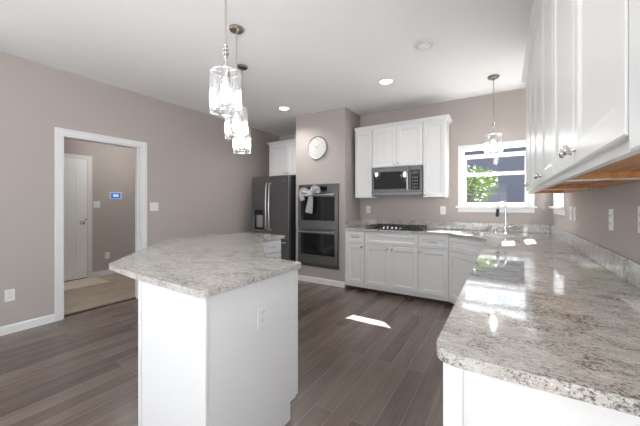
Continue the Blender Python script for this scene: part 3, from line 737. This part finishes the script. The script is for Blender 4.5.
def hand(nm, ang, L, wd, y):
    a = radians(90 - ang); m = MB().box(-.02, -.0006, -wd / 2, L, .0006, wd / 2)
    o = m.build(nm, M_ink, ckk); o.location = (0, y, 0); o.rotation_euler = (0, -a, 0)
hand('hour_hand', 55, .060, .007, -.016); hand('minute_hand', 297, .092, .005, -.018)
MB().lathe([(.007, .0125), (.007, .020), (.002, .021)], 14, mtx=rot).build('hub', M_ink, ckk)

# ------------------------------------------------------------------ island
isl = thing('kitchen_island', 'white boomerang-shaped kitchen island base in the middle of the floor', 'kitchen island')
ip = [(-1.07, .802), (-1.595, .802), (-2.56, 1.767), (-2.56, 2.60), (-2.150, 2.60), (-2.150, 2.24), (-1.372, 1.438), (-1.07, 1.438)]
MB().slab(ip, .105, .882).build('body', M_cab, isl, bevel=.001)
tp = [(-1.07, .802), (-1.595, .802), (-2.56, 1.767), (-2.56, 2.60), (-2.222, 2.60), (-2.222, 2.21), (-1.402, 1.385), (-1.07, 1.385)]
MB().slab(tp, 0, .105).build('toe_kick', M_cab, isl)
MB().box(-1.0705, .797, 0, -1.064, .812, .882).build('corner_stile', M_cab, isl, bevel=.002)
MB().box(-1.598, .794, 0, -1.578, .803, .882).build('corner_stile', M_cab, isl, bevel=.001)
MB().box(-1.079, 1.4385, .115, -1.0700, 1.461, .882).build('corner_stile', M_cab, isl, bevel=.001)
def isl_front(kind, origin, rz, w, z0, z1, **k):
    o = panel_mesh(w, z1 - z0, rail=min(.05, (z1 - z0) * .27)).build(kind, M_cab, isl); o.location = (*origin, z0); o.rotation_euler = (0, 0, rz)
    if k.get('pull'): add_pull(o, w / 2, (z1 - z0) / 2, .11)
    if k.get('knob') is not None: add_knob(o, k['knob'], z1 - z0 - .04)
    return o
for z0, z1 in ((.125, .38), (.39, .63), (.64, .735), (.745, .868)):
    if z1 > .7 or True: isl_front('drawer_front', (-2.150, 2.265), radians(90), .325, z0, z1, pull=True)
isl_front('door', (-1.081, 1.438), radians(180), .29, .125, .868, knob=.25)
L45 = math.hypot(.778, .778); 
isl_front('door', (-1.372 - .02, 1.462 + .02), radians(135), L45 / 2 - .03, .125, .868, knob=L45 / 2 - .07)
isl_front('door', (-1.372 - L45 / 2 * .7071, 1.462 + L45 / 2 * .7071), radians(135), L45 / 2 - .03, .125, .868, knob=.04)
itop = [(-1.045, .770), (-1.60, .785), (-2.005, .825), (-2.87, 1.66), (-2.915, 2.235), (-2.72, 2.69), (-2.115, 2.655), (-2.125, 2.265), (-1.365, 1.487), (-1.045, 1.487)]
it = MB().slab(round_poly(itop, [.03, 0, .08, .10, .15, .05, .03, .03, .03, .04], 5), .884, .914).build('island_worktop', M_granite, bevel=.009, seg=3)
tag(it, 'speckled pale granite worktop with chamfered corners on the kitchen island', 'countertop')

# ------------------------------------------------------------------ plates
def plate(name, label, loc, rz, gangs, cat, w=None, group=None):
    """front faces -y; loc = centre on the wall"""
    t = thing(name, label, cat, loc, rz, group or {'outlet': 'white wall outlets', 'light switch': 'white light switches'}[cat])
    W = w or (.072 + .046 * (len(gangs) - 1)); Hh = .116
    MB().box(-W / 2, -.006, -Hh / 2, W / 2, -.0002, Hh / 2).build('cover_plate', M_plastic, t, bevel=.002)
    for i, g_ in enumerate(gangs):
        cx = (i - (len(gangs) - 1) / 2) * .046
        if g_ == 's': MB().box(cx - .017, -.0095, -.034, cx + .017, -.006, .034).build('rocker', M_plastic, t, bevel=.002)
        else:
            for sz in (-.02, .02):
                r_ = MB().box(cx - .016, -.0085, sz - .014, cx + .016, -.006, sz + .014).build('receptacle', M_plastic, t, bevel=.003)
                MB().box(cx - .008, -.0095, sz - .002, cx - .005, -.0083, sz + .007).box(cx + .005, -.0095, sz - .002, cx + .008, -.0083, sz + .007).box(cx - .002, -.0095, sz - .010, cx + .002, -.0083, sz - .006).build('slot', M_plate_slot, r_)
    return t
A90 = radians(90)
plate('wall_outlet', 'white outlet low on the left wall near the baseboard', (XL, .850, .375), A90, 'o', 'outlet')
plate('light_switch', 'white double light switch on the left wall, right of the cased opening', (XL, 2.262, 1.235), A90, 'ss', 'light switch')
plate('light_switch', 'small white switch on the hall wall beside the grey-white door', (HX, 2.335, 1.265), A90, 's', 'light switch', w=.10)
plate('wall_outlet', 'white outlet on the back wall left of the cooktop', (-1.897, YB, 1.182), 0, 'o', 'outlet')
plate('wall_outlet', 'white outlet on the back wall between the cooktop and the window', (-.748, YB, 1.180), 0, 'o', 'outlet')
plate('light_switch', 'white switch plate on the right wall, nearest the side window', (XR, 3.36, 1.190), -A90, 'ss', 'light switch')
plate('light_switch', 'second white switch plate from the side window on the right wall', (XR, 3.19, 1.190), -A90, 's', 'light switch')
plate('wall_outlet', 'white outlet in the middle of the right wall above the granite backsplash', (XR, 2.212, 1.186), -A90, 'o', 'outlet')
plate('wall_outlet', 'white outlet plate cut by the right edge of the photo', (XR, 1.79, 1.205), -A90, 'o', 'outlet')
plate('wall_outlet', 'white outlet on the right-hand end face of the island', (-1.062 + .0, 1.135, .695), A90, 'o', 'outlet')
plate('wall_outlet', 'white outlet low on the hall wall at the edge of the opening', (HX, 2.50, .34), A90, 'o', 'outlet')
al = thing('alarm_keypad', 'white alarm keypad with a lit blue screen on the hall wall', 'keypad', (HX, 2.628, 1.425), A90)
MB().box(-.105, -.022, -.066, .105, -.0005, .066).build('housing', M_plastic, al, bevel=.006)
scn = MB().box(-.075, -.024, -.045, .075, -.0215, .045).build('screen', emis('blue_screen', (.02, .09, .40), .9), al)
MB().box(-.045, -.025, -.018, .045, -.0242, .022).build('screen_icons', emis('pale_screen_glow', (.35, .6, .95), .9), scn)

# ------------------------------------------------------------------ pendants
def pendant(label, x, y, group=None):
    t = thing('pendant_light', label, 'pendant light', (x, y, CZ), 0, group)
    MB().lathe([(.060, -.0005), (.060, -.012), (.052, -.022), (.014, -.030), (.012, -.045)], 32).build('canopy', M_bronze, t, smooth=True)
    MB().tube([(0, 0, -.04), (0, 0, -.545)], .0068, 12).build('rod', M_nickel, t, smooth=True)
    z = -.505; pr = [(.006, z)]
    for k in range(4):
        r = (.013, .019, .019, .013)[k]; hgt = (.018, .026, .026, .018)[k]
        pr += [(.007, z), (r * .85, z - hgt * .25), (r, z - hgt * .5), (r * .85, z - hgt * .75), (.007, z - hgt)]; z -= hgt
    MB().lathe(pr, 18).build('bead_finial', M_nickel, t, smooth=True)
    MB().tube([(0, 0, z), (0, 0, -.665)], .0075, 12).lathe([(.010, -.655), (.026, -.668), (.030, -.690), (.028, -.735), (.020, -.745)], 18).build('socket', M_nickel, t, smooth=True)
    zt, zb, R = -.672, -.922, .083
    fm = MB()
    ringpts = lambda zz: [(R * .93 * cos(2 * pi * k / 40), R * .93 * sin(2 * pi * k / 40), zz) for k in range(40)]
    fm.tube(ringpts(zt - .004), .0035, 8, closed=True)
    MB().tube(ringpts(zb + .004), .0035, 8, closed=True).build('bottom_ring', M_chrome, t, smooth=True)
    for k in range(3):
        a = 2 * pi * k / 3; fm.tube([(.02 * cos(a), .02 * sin(a), zt - .002), (R * .93 * cos(a), R * .93 * sin(a), zt - .004)], .003, 6)
    fm.build('top_ring', M_chrome, t, smooth=True)
    n = 20; proto = None
    for k in range(n):
        if proto is None:
            m = MB(); wv = .0088
            rg = []
            for (zz, s_) in ((zt + .006, .35), (zt - .004, 1), (zb + .004, 1), (zb - .008, .35)):
                rg.append([m.b.verts.new((qx * s_, qy * s_, zz)) for qx, qy in ((wv, 0), (wv * .35, wv * .75), (-wv * .6, wv * .75), (-wv, 0), (-wv * .6, -wv * .75), (wv * .35, -wv * .75))])
            for a_, b_q in zip(rg, rg[1:]):
                for j in range(6): m.b.faces.new((a_[j], a_[(j + 1) % 6], b_q[(j + 1) % 6], b_q[j]))
            m.b.faces.new(rg[0]); m.b.faces.new(rg[-1])
            c = proto = m.build('crystal_bar', M_crystal, t)
        else:
            c = proto.copy(); C.objects.link(c)
        a = 2 * pi * k / n; c.parent = t; c.location = (R * cos(a), R * sin(a), 0); c.rotation_euler = (0, 0, a)
    MB().lathe([(.012, -.745), (.014, -.760), (.028, -.795), (.031, -.825), (.024, -.852), (.008, -.866)], 20).build('bulb', M_bulb, t, smooth=True)
    return t
p1 = pendant('nearest crystal pendant light of the row of three over the island', -1.43, 1.215, 'crystal pendant lights')
def more(label, x, y, group=None):
    c = copy_tree(p1); c.location = (x, y, CZ); c['label'] = label
    if group: c['group'] = group
    return c
more('middle crystal pendant light of the row of three over the island', -1.906, 1.732)
more('farthest crystal pendant light of the row of three over the island', -2.383, 2.242)
more('single crystal pendant light hanging over the sink in front of the window', -.105, 3.955)

# ------------------------------------------------------------------ downlights
def can(label, x, y, lit=True, energy=30):
    t = thing('recessed_light', label, 'ceiling light', (x, y, CZ), 0, 'recessed ceiling lights')
    MB().lathe([(.070, -.0005), (.098, -.001), (.098, -.004), (.090, -.010), (.074, -.012), (.070, -.006)], 36).build('trim_ring', M_trim, t, smooth=True)
    if lit: MB().lathe([(.069, -.0005), (.069, -.008), (.04, -.010), (.005, -.0105)], 32).build('lens', M_can, t, smooth=True)
    else:
        MB().lathe([(.069, -.0005), (.069, -.004), (.01, -.0045)], 32).build('baffle', mat('grey_baffle', (.30, .30, .30), .5), t)
        e_ = MB().lathe([(.050, -.006), (.052, -.018), (.045, -.030), (.030, -.036), (.004, -.037)], 28).build('eyeball', M_trim, t, smooth=True); e_.location = (-.008, .008, 0)
    if lit: 
        sp = light('downlight_beam', 'SPOT', (x, y, CZ - .03), energy, (1, .98, .95), (0, 0, 0), spot_size=radians(150), spot_blend=.8, shadow_soft_size=.06)
can('recessed ceiling light over the floor in front of the refrigerator', -2.866, 3.552, True, 38)
can('recessed ceiling light in front of the cabinets over the microwave', -1.201, 3.419, True, 14)
can('unlit recessed ceiling light with a grey eyeball between island and right cabinets', -.622, 2.816, False)
can('added recessed fill light over the near end of the long counter, unseen above the frame', -.55, .75, True, 24)  # extra lamp out of view, added to even out the light
